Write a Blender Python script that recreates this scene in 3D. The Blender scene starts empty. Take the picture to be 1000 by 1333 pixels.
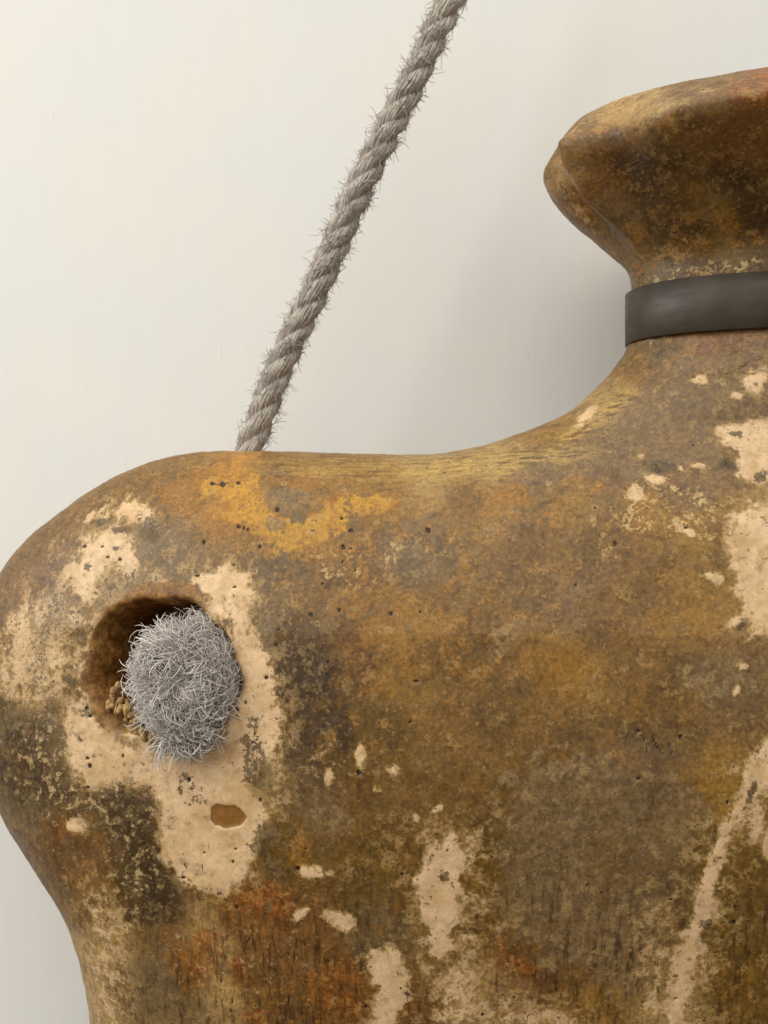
import bpy, math, random
import numpy as np
from mathutils import Vector

# =====================================================================
# units: one "px" of the working drawing = 0.27 mm in the scene
# =====================================================================
S = 0.00027
D = 1150.0                       # camera distance from the middle plane of the torso (px)
random.seed(7); rng = np.random.default_rng(11)
sc = bpy.context.scene

# ---------------- camera ----------------
cd = bpy.data.cameras.new('camera'); cam = bpy.data.objects.new('camera', cd)
sc.collection.objects.link(cam); sc.camera = cam
cam.location = (0, -D*S, 0); cam.rotation_euler = (math.radians(90), 0, 0)
cd.sensor_fit = 'VERTICAL'; cd.sensor_height = 24.0; cd.lens = 24.0*1150/1333
cd.clip_start = 0.01; cd.clip_end = 50
cd.dof.use_dof = True; cd.dof.focus_distance = (D-140)*S
cd.dof.aperture_fstop = cd.lens/1.9
# ---------------- world ----------------
w = bpy.data.worlds.new("World"); sc.world = w; w.use_nodes = True
bg = w.node_tree.nodes['Background']; bg.inputs[1].default_value = 0.82
_tc = w.node_tree.nodes.new('ShaderNodeTexCoord'); _sx = w.node_tree.nodes.new('ShaderNodeSeparateXYZ'); _mr = w.node_tree.nodes.new('ShaderNodeMapRange'); _mx = w.node_tree.nodes.new('ShaderNodeMix')
_mr.interpolation_type = 'SMOOTHSTEP'; _mr.inputs[1].default_value = -0.5; _mr.inputs[2].default_value = 0.5; _mx.data_type = 'RGBA'      # pale room above, darker floor below
_mx.inputs[6].default_value = (0.18, 0.12, 0.07, 1); _mx.inputs[7].default_value = (0.95, 0.98, 1.0, 1)
w.node_tree.links.new(_tc.outputs['Generated'], _sx.inputs[0]); w.node_tree.links.new(_sx.outputs[2], _mr.inputs[0]); w.node_tree.links.new(_mr.outputs[0], _mx.inputs[0]); w.node_tree.links.new(_mx.outputs[2], bg.inputs[0])
# ---------------- lamps ----------------
def area(name, loc, target, size, power, col, size_y=None):
    l = bpy.data.lights.new(name, 'AREA'); l.energy = power; l.color = col; l.size = size
    if size_y: l.shape = 'RECTANGLE'; l.size_y = size_y
    o = bpy.data.objects.new(name, l); sc.collection.objects.link(o); o.location = loc
    o.rotation_euler = (Vector(target)-Vector(loc)).to_track_quat('-Z', 'Y').to_euler(); return o
area('ceiling_lamp', (-0.15, -0.75, 1.35), (0.0, 0, 0), 1.8, 17, (1.0, 0.92, 0.82))
area('fill_lamp', (-1.25, -0.75, 0.50), (0, 0, 0), 0.9, 13.0, (0.97, 0.99, 1.0))  # added fill from the left, softens the neck shadow on the wall
sc.view_settings.view_transform = 'Standard'; sc.view_settings.look = 'None'
sc.view_settings.exposure = 0.0; sc.view_settings.gamma = 1.0

# --- SHAPE BEGIN
XC = 1065.0
def catmull(P, n=10):
    P = np.array(P, float); out = []
    Q = np.vstack([2*P[0]-P[1], P, 2*P[-1]-P[-2]])
    for i in range(1, len(Q)-2):
        p0, p1, p2, p3 = Q[i-1], Q[i], Q[i+1], Q[i+2]
        for k in range(n):
            t = k/n
            out.append(0.5*((2*p1)+(-p0+p2)*t+(2*p0-5*p1+4*p2-p3)*t*t+(-p0+3*p1-3*p2+p3)*t**3))
    out.append(Q[-2]); return np.array(out)
# outline of the torso in its middle plane
CTRL = [(821.8,395.1),(819.8,425.1),(817.8,450.3),(800.0,478.0),(770.0,512.0),(734.6,539.3),(689.7,559.2),(639.8,577.2),(590.0,588.0),(540.0,592.0),(480.0,592.0),(420.0,589.2),(340.0,586.2),(259.9,588.2),(215.0,596.0),(170.0,612.0),(130.4,632.7),(91.0,659.4),(51.1,691.3),(20.7,724.1),(-5.5,767.3),(-24.6,822.1),(-32.7,880.6),(-29.1,943.5),(-13.0,1000.8),(12.2,1053.9),(32.4,1087.6),(57.8,1126.7),(86.1,1167.1),(105.7,1215.2),(117.9,1267.5),(122.7,1308.9),(123.2,1339.8),(127.1,1419.7),(131.4,1519.8),(139.4,1619.6),(153.4,1719.5)]
def outline():
    L = catmull(CTRL, 8)
    L = L[:]
    bottom = np.array([(190,1790),(260,1825),(360,1840)], float)
    L = np.vstack([L, bottom])
    R = L[::-1].copy(); R[:,0] = 2*XC-R[:,0]
    return np.vstack([L, R])
def sdist(U, V, poly):
    sh = U.shape; u = U.ravel().astype(np.float32); v = V.ravel().astype(np.float32)
    best = np.full(u.shape, 1e12, np.float32); inside = np.zeros(u.shape, bool)
    A = poly; B = np.roll(poly, -1, 0)
    for (ax, ay), (bx, by) in zip(A, B):
        dx, dy = bx-ax, by-ay; l2 = dx*dx+dy*dy
        if l2 < 1e-9: continue
        t = np.clip(((u-ax)*dx+(v-ay)*dy)/l2, 0, 1)
        d = (u-ax-t*dx)**2+(v-ay-t*dy)**2
        np.minimum(best, d, out=best)
        if ay != by:
            c = ((ay > v) != (by > v)) & (u < (bx-ax)*(v-ay)/(by-ay)+ax); inside ^= c
    d = np.sqrt(best); return np.where(inside, d, -d).reshape(sh)
def sstep(a, b, x):
    t = np.clip((x-a)/(b-a), 0, 1); return t*t*(3-2*t)
class Bil:
    def __init__(s, u0, v0, h, G): s.u0, s.v0, s.h, s.G = u0, v0, h, G
    def __call__(s, u, v):
        x = np.clip((np.asarray(u, float)-s.u0)/s.h, 0, s.G.shape[1]-1.001); y = np.clip((np.asarray(v, float)-s.v0)/s.h, 0, s.G.shape[0]-1.001)
        i = x.astype(int); j = y.astype(int); fx = x-i; fy = y-j; G = s.G
        return (G[j,i]*(1-fx)+G[j,i+1]*fx)*(1-fy)+(G[j+1,i]*(1-fx)+G[j+1,i+1]*fx)*fy
def build_U():
    """squared half thickness of the torso over its middle plane, from a relaxed membrane"""
    poly = outline(); h = 10.0; u0, v0 = -100.0, 380.0
    us = np.arange(u0, 2240, h); vs = np.arange(v0, 1880, h); UU, VV = np.meshgrid(us, vs)
    d = sdist(UU, VV, poly); ins = d > 0
    L = 175.0; c = 300.0/L*1.0
    # multiscale gauss-seidel like relaxation (red-black)
    u = np.where(ins, L*L*c*(1-np.exp(-np.maximum(d,0)/L)), 0.0)
    jj, ii = np.indices(u.shape); red = ((ii+jj)%2 == 0)
    k = 4+h*h/(L*L)
    for it in range(260):
        for col in (red, ~red):
            nb = np.zeros_like(u); nb[1:-1,1:-1] = u[:-2,1:-1]+u[2:,1:-1]+u[1:-1,:-2]+u[1:-1,2:]
            new = (nb+c*h*h)/k
            u = np.where(ins & col, u+1.75*(new-u), u)
    ok = d > 14
    q = np.where(ok, u/np.maximum(d, 1), 0.0); W = ok.astype(float)
    q = np.where(ok, q, 260.0); known = ok.copy()
    for it in range(40):
        s_ = np.zeros_like(q); n_ = np.zeros_like(q)
        for dy, dx in ((1,0),(-1,0),(0,1),(0,-1)):
            kk = np.roll(known, (dy,dx), (0,1)); s_ += np.roll(q, (dy,dx), (0,1))*kk; n_ += kk
        upd = (~known) & (n_ > 0); q = np.where(upd, s_/np.maximum(n_,1), q); known |= upd
    for it in range(2):
        q = (q+np.roll(q,1,0)+np.roll(q,-1,0)+np.roll(q,1,1)+np.roll(q,-1,1))/5
    fu, fq = Bil(u0, v0, h, u), Bil(u0, v0, h, q)
    # fine signed distance
    h2 = 4.0; us = np.arange(u0, 2240, h2); vs = np.arange(v0, 1880, h2); UU, VV = np.meshgrid(us, vs)
    d = sdist(UU, VV, poly)
    w_ = sstep(16, 34, d)
    Uf = np.where(w_ > 0, fu(UU, VV), 0)*w_+fq(UU, VV)*d*(1-w_)
    # depth profile over height
    g = np.interp(VV, [380,560,680,800,950,1100,1333,1500,1800], [.62,.74,.93,1.0,.97,.87,.70,.64,.62])
    g = g**2
    # the left and right shoulder balls keep their depth
    ball = np.exp(-(((np.minimum(UU, 2*XC-UU)-120)/230)**2+((VV-880)/230)**2)); g = g*(1-.35*ball*(g>0)*1.0)+0.0
    Uf = np.where(Uf > 0, Uf*g, Uf)
    cl = catmull(CTRL, 8); m = (cl[:,0] > 545) & (cl[:,1] < 591)
    cv = cl[m]; A = XC-np.interp(VV, cv[:,1], cv[:,0])
    Bv = np.interp(VV, [380,450,500,560,620], [106,108,122,165,200])
    Ue = Bv**2*(1-((UU-XC)/A)**2); Ue = np.maximum(Ue, -2*Bv**2/A*np.maximum(np.abs(UU-XC)-A, 0)-1e-3)
    wv = sstep(575, 480, VV)
    # central chest hollow + collar bone swelling
    Uf = Uf*(1-wv)+Ue*wv
    return Bil(u0, v0, h2, Uf)
def ray_hit(FU, u, v):
    """first point of the torso surface on the sight line through drawing point (u,v); (x,y,z) px with y<0 toward camera"""
    t = np.linspace(D-330, D+60, 900); s_ = t/D
    x = (u-500)*s_; z = (v-666.5)*s_; y = t-D
    F = FU(x+500, z+666.5)-y*y
    k = np.argmax(F > 0)
    return None if F[k] <= 0 else (x[k], y[k], z[k])
def gmax(FU, u, v):
    t = np.linspace(D-330, D+200, 500); s_ = t/D; y = t-D
    return np.max(FU((u-500)*s_+500, (v-666.5)*s_+666.5)-y*y)
# --- SHAPE END

# =====================================================================
# helpers
# =====================================================================
def lin(c):
    c = np.asarray(c, float)/255.0
    return np.where(c <= 0.04045, c/12.92, ((c+0.055)/1.055)**2.4)
def hash3(i, j, k):
    h = (i.astype(np.int64)*374761393+j.astype(np.int64)*668265263+k.astype(np.int64)*2147483647) & 0xffffffff
    h = ((h ^ (h >> 13))*1274126177) & 0xffffffff; h = ((h ^ (h >> 16))*2246822519) & 0xffffffff
    return ((h ^ (h >> 15)) & 0xffff)/65535.0
def vnoise(p, seed=0):
    p = p+seed*17.13; f = np.floor(p); t = p-f; t = t*t*(3-2*t); i, j, k = (f[:,a].astype(np.int64) for a in range(3)); r = 0
    for a in (0,1):
        for b in (0,1):
            for c in (0,1):
                w_ = (t[:,0] if a else 1-t[:,0])*(t[:,1] if b else 1-t[:,1])*(t[:,2] if c else 1-t[:,2])
                r = r+w_*hash3(i+a, j+b, k+c)
    return r
def fbm(p, scale, oct=3, seed=0):
    r = 0; a = 1.0; s_ = 0
    for o in range(oct):
        r = r+a*vnoise(p/scale*(2.03**o), seed+o*3); s_ += a; a *= .5
    return r/s_*2-1                       # about -1..1
def new_mesh(name, V, F, mat, parent=None, smooth=True, attrs=None, cols=None):
    """V px coordinates (x, y, z_down) -> one mesh object"""
    me = bpy.data.meshes.new(name); V = np.asarray(V, np.float32)
    W = np.empty_like(V); W[:,0] = V[:,0]*S; W[:,1] = V[:,1]*S; W[:,2] = -V[:,2]*S
    F = np.asarray(F, np.int32); n = F.shape[1]
    me.vertices.add(len(W)); me.vertices.foreach_set('co', W.ravel())
    me.loops.add(F.size); me.loops.foreach_set('vertex_index', F.ravel())
    me.polygons.add(len(F)); me.polygons.foreach_set('loop_start', np.arange(0, F.size, n, dtype=np.int32))
    me.polygons.foreach_set('use_smooth', np.full(len(F), smooth))
    for k, a in (attrs or {}).items():
        at = me.attributes.new(k, 'FLOAT', 'POINT'); at.data.foreach_set('value', np.asarray(a, np.float32))
    for k, a in (cols or {}).items():
        at = me.attributes.new(k, 'FLOAT_COLOR', 'POINT'); c4 = np.ones((len(W), 4), np.float32); c4[:,:3] = a; at.data.foreach_set('color', c4.ravel())
    me.update(calc_edges=True); me.validate()
    me.materials.append(mat); o = bpy.data.objects.new(name, me); sc.collection.objects.link(o)
    if parent: o.parent = parent
    return o
def empty(name, loc=(0,0,0)):
    o = bpy.data.objects.new(name, None); sc.collection.objects.link(o); o.empty_display_size = .02; return o

# ---------------- node helper ----------------
class NT:
    def __init__(s, name):
        s.m = bpy.data.materials.new(name); s.m.use_nodes = True; s.t = s.m.node_tree; s.bsdf = s.t.nodes['Principled BSDF']
    def n(s, typ, **kw):
        x = s.t.nodes.new(typ)
        for k, v in kw.items(): setattr(x, k, v)
        return x
    def l(s, a, b): s.t.links.new(a, b)
    def put(s, sock, v):
        if isinstance(v, bpy.types.NodeSocket): s.l(v, sock)
        elif isinstance(v, (tuple, list, np.ndarray)) and len(sock.default_value) == 4: sock.default_value = (*v[:3], 1)
        else: sock.default_value = v
    def math(s, op, a, b=0.0, c=None, clamp=False):
        x = s.n('ShaderNodeMath', operation=op, use_clamp=clamp); s.put(x.inputs[0], a); s.put(x.inputs[1], b)
        if c is not None: s.put(x.inputs[2], c)
        return x.outputs[0]
    def vmul(s, v, k):
        x = s.n('ShaderNodeVectorMath', operation='MULTIPLY'); s.l(v, x.inputs[0]); x.inputs[1].default_value = k; return x.outputs[0]
    def noise(s, v, scale, detail=4, rough=.55, dist=0, col=False):
        x = s.n('ShaderNodeTexNoise'); s.l(v, x.inputs['Vector']); x.inputs['Scale'].default_value = scale
        x.inputs['Detail'].default_value = detail; x.inputs['Roughness'].default_value = rough; x.inputs['Distortion'].default_value = dist
        return x.outputs['Color' if col else 'Fac']
    def sm(s, v, a, b, lo=0.0, hi=1.0):
        x = s.n('ShaderNodeMapRange', interpolation_type='SMOOTHSTEP'); s.put(x.inputs[0], v)
        for i, q in enumerate((a, b, lo, hi)): x.inputs[i+1].default_value = q
        return x.outputs[0]
    def mix(s, f, a, b, blend='MIX'):
        x = s.n('ShaderNodeMix', data_type='RGBA', blend_type=blend); s.put(x.inputs[0], f); s.put(x.inputs[6], a); s.put(x.inputs[7], b); return x.outputs[2]
    def attr(s, name, col=False):
        x = s.n('ShaderNodeAttribute', attribute_name=name); return x.outputs['Color' if col else 'Fac']
    def coords(s):
        x = s.n('ShaderNodeTexCoord'); return s.vmul(x.outputs['Object'], (1/S,)*3)
    def bump(s, h, dist, strength=1.0, normal=None):
        x = s.n('ShaderNodeBump'); x.inputs['Distance'].default_value = dist*S; x.inputs['Strength'].default_value = strength; s.l(h, x.inputs['Height'])
        if normal is not None: s.l(normal, x.inputs['Normal'])
        return x.outputs[0]

# ---------------- patina material ----------------
def patina():
    k = NT('weathered_paint'); P = k.coords()
    warp = k.n('ShaderNodeVectorMath', operation='MULTIPLY_ADD'); c_ = k.noise(P, 1/16, 3, col=True); k.l(c_, warp.inputs[0])
    warp.inputs[1].default_value = (9,)*3; k.l(P, warp.inputs[2]); Q = warp.outputs[0]
    big = k.noise(Q, 1/55, 6, .6); mid = k.noise(Q, 1/22, 6, .62); rag = k.noise(P, 1/11, 6, .66); fine = k.noise(P, 1/4.5, 4, .65); tiny = k.noise(P, 1/1.8, 3, .6)
    mid2 = k.noise(k.vmul(Q, (1, 1, 1.02)), 1/30, 5, .6, 1.2)
    vert = k.noise(k.vmul(P, (1/6, 1/10, 1/42)), 1.0, 5, .62); horiz = k.noise(k.vmul(P, (1/60, 1/10, 1/4.5)), 1.0, 5, .62)
    A = {n_: k.attr(n_) for n_ in ('cream','dark','yellow','fleck','streak','crest','pit','chip','hollow','mauve','rust')}
    def th(a, terms, lo, hi):
        v = a
        for n_, g in terms: v = k.math('ADD', v, k.math('MULTIPLY', k.math('SUBTRACT', n_, .5), g))
        return k.sm(v, lo, hi)
    col = k.attr('base', True)
    # large tone variation of the old paint
    col = k.mix(k.sm(big, .38, .62), col, k.mix(1.0, col, (1.22,1.19,1.16), 'MULTIPLY'))
    col = k.mix(k.sm(mid2, .50, .60, 0, .65), col, k.mix(1.0, col, (.68,.66,.66), 'MULTIPLY'))
    olive = k.sm(k.noise(Q, 1/34, 6, .65), .54, .64, 0, .38); col = k.mix(olive, col, lin((126,94,44)))
    mv = k.sm(k.noise(k.vmul(Q, (1,1.1,-1)), 1/28, 6, .65), .53, .62, 0, .28); col = k.mix(mv, col, lin((138,110,76)))
    s1 = k.sm(k.noise(Q, 1/9, 6, .75), .51, .61, 0, .42); col = k.mix(s1, col, k.mix(1.0, col, (.56,.53,.50), 'MULTIPLY'))
    s2 = k.sm(k.noise(k.vmul(Q, (-1,1,1)), 1/10, 6, .75), .52, .62, 0, .38); col = k.mix(s2, col, k.mix(1.0, col, (1.42,1.38,1.25), 'MULTIPLY'))
    s3 = k.sm(k.noise(k.vmul(Q, (1,-1,1)), 1/24, 6, .68), .55, .66, 0, .45); col = k.mix(s3, col, lin((152,112,52)))
    s4 = k.sm(k.noise(k.vmul(Q, (1,1,-1)), 1/20, 6, .68), .56, .68, 0, .5); col = k.mix(s4, col, lin((92,70,42)))
    # yellow ochre
    y = th(A['yellow'], ((mid, 2.4), (big, 1.2), (rag, 1.8), (fine, 1.0)), .27, .80)
    ycol = k.mix(k.sm(rag, .40, .62), lin((182,136,44)), lin((202,156,60))); ycol = k.mix(k.sm(A['yellow'], .62, .85), lin((156,112,46)), ycol)
    col = k.mix(k.math('MULTIPLY', y, .86), col, ycol)
    m_ = th(A['mauve'], ((mid, 1.5), (rag, .7)), .40, .62); col = k.mix(k.math('MULTIPLY', m_, .7), col, k.mix(k.sm(rag,.4,.6), lin((127,104,78)), lin((151,126,96))))
    ru = th(A['rust'], ((mid, 1.8), (rag, 1.8), (fine, 1.0)), .40, .80); col = k.mix(k.math('MULTIPLY', ru, .82), col, k.mix(k.sm(rag,.4,.6), lin((122,74,30)), lin((168,108,46))))
    # striations of the brush and scraper; crest ones also paint an edge highlight
    col = k.mix(k.math('MULTIPLY', A['streak'], k.sm(vert, .50, .66)), col, k.mix(1.0, col, (.50,.47,.44), 'MULTIPLY'))
    col = k.mix(k.math('MULTIPLY', A['streak'], k.sm(vert, .46, .34, 0, .5)), col, k.mix(1.0, col, (1.4,1.36,1.3), 'MULTIPLY'))
    cr = k.math('MULTIPLY', A['crest'], k.sm(horiz, .44, .56)); col = k.mix(cr, col, lin((192,162,104)))
    cr2 = k.math('MULTIPLY', A['crest'], k.sm(horiz, .42, .36)); col = k.mix(cr2, col, lin((92,68,38)))
    # cream plaster, also the painted light strip along the collar lip
    cm = th(A['cream'], ((mid, 1.3), (rag, 1.7), (fine, .7)), .38, .68)
    ccol = k.mix(k.sm(mid2, .38, .66), lin((226,196,160)), lin((211,179,138)))
    ccol = k.mix(k.sm(k.noise(Q, 1/40, 4, .6), .5, .68, 0, .5), ccol, lin((192,156,112)))
    cdirt = k.math('MULTIPLY', k.sm(mid, .50, .62), k.sm(rag, .46, .60)); ccol = k.mix(k.math('MULTIPLY', cdirt, .45), ccol, lin((140,110,72)))
    halo = th(A['cream'], ((mid, 1.5), (rag, 1.6), (fine, .8)), .10, .48); col = k.mix(k.math('MULTIPLY', halo, .70), col, k.mix(k.sm(rag, .4, .6), lin((160,130,86)), lin((180,150,106))))
    smear = th(A['cream'], ((mid, 1.4), (vert, .8)), .30, .85); col = k.mix(k.math('MULTIPLY', smear, .60), col, ccol)
    col = k.mix(cm, col, ccol)
    # dark lichen-like bloom and darker areas; on the collar, painted shade of the underside
    dk = th(A['dark'], ((mid, 1.0), (rag, 2.3), (fine, 1.7)), .40, .64)
    dcol = k.mix(k.sm(rag, .44, .56), lin((68,53,31)), lin((126,106,72))); dcol = k.mix(k.sm(mid2, .52, .64, 0, .7), dcol, lin((104,68,40)))
    col = k.mix(k.math('MULTIPLY', dk, .88), col, dcol)
    # pale flecks
    fl = th(A['fleck'], ((rag, 2.8), (fine, 1.4)), .70, .92); fcol = k.mix(k.sm(mid, .4, .6), lin((184,156,112)), lin((206,180,144)))
    col = k.mix(k.math('MULTIPLY', fl, .85), col, fcol)
    # scattered dark specks everywhere, fewer on bare brown
    sp = k.sm(k.math('ADD', k.math('MULTIPLY', rag, .6), k.math('MULTIPLY', fine, .6)), .70, .75); col = k.mix(k.math('MULTIPLY', sp, .55), col, lin((62,44,24)))
    ps = k.sm(k.math('ADD', k.math('MULTIPLY', k.noise(k.vmul(P,(1,-1,1)), 1/9, 4, .6), .6), k.math('MULTIPLY', k.noise(k.vmul(P,(-1,1,1)), 1/3.4, 3, .6), .6)), .695, .75)
    col = k.mix(k.math('MULTIPLY', ps, .34), col, lin((196,168,124)))
    # pores
    vo = k.n('ShaderNodeTexVoronoi'); k.l(P, vo.inputs['Vector']); vo.inputs['Scale'].default_value = 1/24
    gate = k.n('ShaderNodeSeparateColor'); k.l(vo.outputs['Color'], gate.inputs[0])
    rad = k.math('MULTIPLY', gate.outputs[1], .06); on = k.sm(gate.outputs[0], .68, .69)
    pore = k.math('MULTIPLY', k.sm(k.math('SUBTRACT', vo.outputs['Distance'], k.math('ADD', rad, k.math('MULTIPLY', k.math('SUBTRACT', fine, .5), .12))), .02, -.01), on)
    ring = k.math('MULTIPLY', k.sm(k.math('ABSOLUTE', k.math('SUBTRACT', vo.outputs['Distance'], k.math('ADD', rad, .10))), .06, .0), k.sm(gate.outputs[0], .93, .94))
    col = k.mix(k.math('MULTIPLY', ring, .45), col, lin((192,164,118)))
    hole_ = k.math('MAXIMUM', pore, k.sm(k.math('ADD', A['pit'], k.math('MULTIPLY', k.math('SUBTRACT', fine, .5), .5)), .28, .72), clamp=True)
    # chip with the bare clay
    chp = k.sm(k.math('ADD', A['chip'], k.math('MULTIPLY', k.math('SUBTRACT', rag, .5), .5)), .42, .58)
    col = k.mix(chp, col, k.mix(fine, lin((136,96,42)), lin((160,118,58))))
    col = k.mix(A['hollow'], col, k.mix(k.sm(rag, .40, .60), lin((126,84,40)), lin((168,126,72))))
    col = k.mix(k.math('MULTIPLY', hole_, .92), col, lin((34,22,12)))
    # grain
    g1 = k.sm(fine, .25, .75, .74, 1.26); g2 = k.sm(tiny, .2, .8, .90, 1.10)
    gm = k.n('ShaderNodeCombineColor'); gg = k.math('MULTIPLY', g1, g2); gf = k.math('SUBTRACT', 1.0, k.math('MULTIPLY', cm, .72)); gg = k.math('ADD', k.math('MULTIPLY', k.math('SUBTRACT', gg, 1.0), gf), 1.0)
    for i in range(3): k.l(gg, gm.inputs[i])
    col = k.mix(1.0, col, gm.outputs[0], 'MULTIPLY')
    gmn = k.n('ShaderNodeGamma'); k.l(col, gmn.inputs[0]); gmn.inputs[1].default_value = 1.20; col = k.mix(k.math('SUBTRACT', 1.0, k.math('MULTIPLY', cm, .7)), gmn.outputs[0], k.mix(1.0, gmn.outputs[0], (.96,.97,.81), 'MULTIPLY'))
    k.l(col, k.bsdf.inputs['Base Color'])
    k.put(k.bsdf.inputs['Roughness'], k.sm(rag, .35, .65, .40, .60)); k.bsdf.inputs['Specular IOR Level'].default_value = .42
    h = k.math('ADD', k.math('MULTIPLY', cm, .9), k.math('MULTIPLY', k.math('MULTIPLY', fine, 1.0), gf)); h = k.math('ADD', h, k.math('MULTIPLY', k.math('MULTIPLY', rag, k.math('SUBTRACT', 1.0, k.math('MULTIPLY', cm, .6))), 2.6))
    h = k.math('ADD', h, k.math('MULTIPLY', tiny, .4)); h = k.math('ADD', h, k.math('MULTIPLY', hole_, -2.6)); h = k.math('ADD', h, k.math('MULTIPLY', A['chip'], -1.2))
    h = k.math('ADD', h, k.math('MULTIPLY', k.math('MULTIPLY', A['streak'], vert), 2.0)); h = k.math('ADD', h, k.math('MULTIPLY', k.math('MULTIPLY', A['crest'], horiz), 2.0))
    k.l(k.bump(h, .45, .7), k.bsdf.inputs['Normal']); return k.m
PAT = patina()

def simple(name, rgb, rough=.8, var=.15, scale=1/8, bumpd=1.0, metallic=0, spec=.3, attr=None):
    k = NT(name); P = k.coords(); n1 = k.noise(P, scale, 5, .6)
    c = k.attr(attr, True) if attr else lin(rgb)
    x = k.n('ShaderNodeCombineColor'); g = k.sm(n1, .3, .7, 1-var, 1+var)
    for i in range(3): k.l(g, x.inputs[i])
    k.l(k.mix(1.0, c, x.outputs[0], 'MULTIPLY'), k.bsdf.inputs['Base Color'])
    k.bsdf.inputs['Roughness'].default_value = rough; k.bsdf.inputs['Metallic'].default_value = metallic; k.bsdf.inputs['Specular IOR Level'].default_value = spec
    if bumpd: k.l(k.bump(n1, bumpd), k.bsdf.inputs['Normal'])
    return k.m

# =====================================================================
# the wall
# =====================================================================
WALLY = 275.0
def wall_mat():
    k = NT('wall_paint'); P = k.coords()
    v1 = k.noise(k.vmul(P, (1/34, 1, 1/420)), 1.0, 4, .55); v2 = k.noise(k.vmul(P, (1/9, 1, 1/120)), 1.0, 4, .6); b = k.noise(P, 1/260, 3, .5); f = k.noise(P, 1/14, 3, .5)
    c = k.mix(k.sm(b, .35, .65), lin((231,228,219)), lin((228,227,220)))
    c = k.mix(k.sm(v1, .35, .7, 0, .09), c, lin((222,214,202))); c = k.mix(k.sm(v2, .5, .75, 0, .08), c, lin((238,232,222)))
    k.l(c, k.bsdf.inputs['Base Color']); k.bsdf.inputs['Roughness'].default_value = .55; k.bsdf.inputs['Specular IOR Level'].default_value = .25
    drip = k.sm(k.noise(k.vmul(P, (1/9, 1, 1/30)), 1.0, 1, .4), .66, .78)
    h = k.math('ADD', k.math('MULTIPLY', v1, 1.3), k.math('MULTIPLY', v2, .8)); h = k.math('ADD', h, k.math('MULTIPLY', f, .5)); h = k.math('ADD', h, k.math('MULTIPLY', drip, .8))
    k.l(k.bump(h, 0.8, .35), k.bsdf.inputs['Normal']); return k.m
def box(x0, x1, y0, y1, z0, z1):
    V = [(x,y,z) for z in (z0,z1) for y in (y0,y1) for x in (x0,x1)]
    return V, [(0,1,3,2),(4,6,7,5),(0,4,5,1),(2,3,7,6),(0,2,6,4),(1,5,7,3)]
V_, F_ = box(-3600, 4400, WALLY, WALLY+370, -3600, 3600)
wall = new_mesh('wall', V_, F_, wall_mat(), smooth=False); wall['kind'] = 'structure'

# =====================================================================
# paint chart of the torso: where each coat survives, with light and shade painted on collar and crest
# =====================================================================
PIG = dict(umber=(126,97,54), brown=(112,82,44), mauve=(128,103,74), grey=(122,101,72), olive=(118,91,42), ochre=(150,116,60), yellow=(186,136,52), tan=(170,142,100),
           rust=(134,94,48), orange=(158,104,42), deep=(84,62,32), cream=(212,182,138), pink=(146,112,84), redbr=(120,88,50), white=(164,150,124))
ANCH = """60,700,umber 25,765,umber 120,650,umber 200,625,umber 250,630,ochre 300,640,yellow 400,630,ochre 385,645,grey 480,612,ochre 560,612,tan 650,600,tan 720,560,ochre 780,520,tan
820,470,olive 850,455,grey 880,520,mauve 850,500,pink 930,470,pink 980,450,pink 980,500,mauve 850,590,mauve 900,610,mauve 780,600,mauve 700,612,grey 600,650,umber 660,650,ochre 740,640,ochre 700,700,umber 810,700,umber
850,670,ochre 900,700,ochre 850,760,umber 900,790,ochre 800,800,umber 760,800,mauve 930,880,mauve 860,900,umber 730,870,ochre 640,900,umber 600,850,olive 540,820,ochre 530,880,ochre
480,760,umber 430,720,umber 360,720,grey 540,740,grey 450,850,brown 400,880,deep 420,950,deep 500,950,olive 600,980,umber 700,980,umber 760,1040,mauve 700,1100,mauve 850,1020,mauve 930,1030,ochre
960,1150,olive 960,1280,olive 850,1150,mauve 820,1250,mauve 750,1200,mauve 680,1180,grey 650,1120,olive 470,1120,olive 480,1050,umber 420,1060,mauve 520,1160,olive 620,1200,umber 620,1300,tan
700,1265,redbr 660,1310,pink 760,1310,ochre 500,1200,grey 400,1210,redbr 350,1200,rust 430,1290,rust 300,1190,rust 270,1215,tan 300,1290,tan 330,1270,redbr 240,1240,rust 205,1290,grey 165,1290,mauve
130,1230,tan 130,1310,tan 100,1180,umber 90,1090,redbr 50,1050,grey 30,960,grey 20,880,grey 40,820,umber 190,1160,deep 220,1100,deep 380,1100,olive 290,1060,cream 270,1000,cream 200,720,grey 150,720,tan
380,1330,redbr 480,1330,rust 560,1330,redbr 880,1330,tan 120,1420,tan 300,1450,umber 500,1450,mauve 800,1450,umber 1000,1400,olive 200,1600,umber 700,1600,brown 1000,1650,umber
720,200,umber 735,240,tan 775,230,redbr 800,190,brown 840,260,deep 820,225,deep 880,215,deep 900,180,brown 960,140,redbr 995,120,rust 950,225,deep 970,180,redbr 900,295,deep 980,290,deep 920,325,olive 860,352,grey 820,350,grey 950,345,grey 790,300,grey 760,290,redbr
740,262,redbr 850,130,tan 800,147,tan 900,118,umber 960,100,umber 1050,90,umber 1050,250,brown 760,170,umber 880,230,brown 930,260,olive 1060,1000,umber 1060,700,cream"""
ANCH = [(float(a), float(b), *lin(PIG[c])) for a, b, c in (t.split(',') for t in ANCH.split())]  # collar anchors: tan lip and deep underside hold its light and shade
def poly_mask(u, v, pts, soft=6):
    return sstep(-soft, soft, sdist(u, v, np.array(pts, float)))
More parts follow.
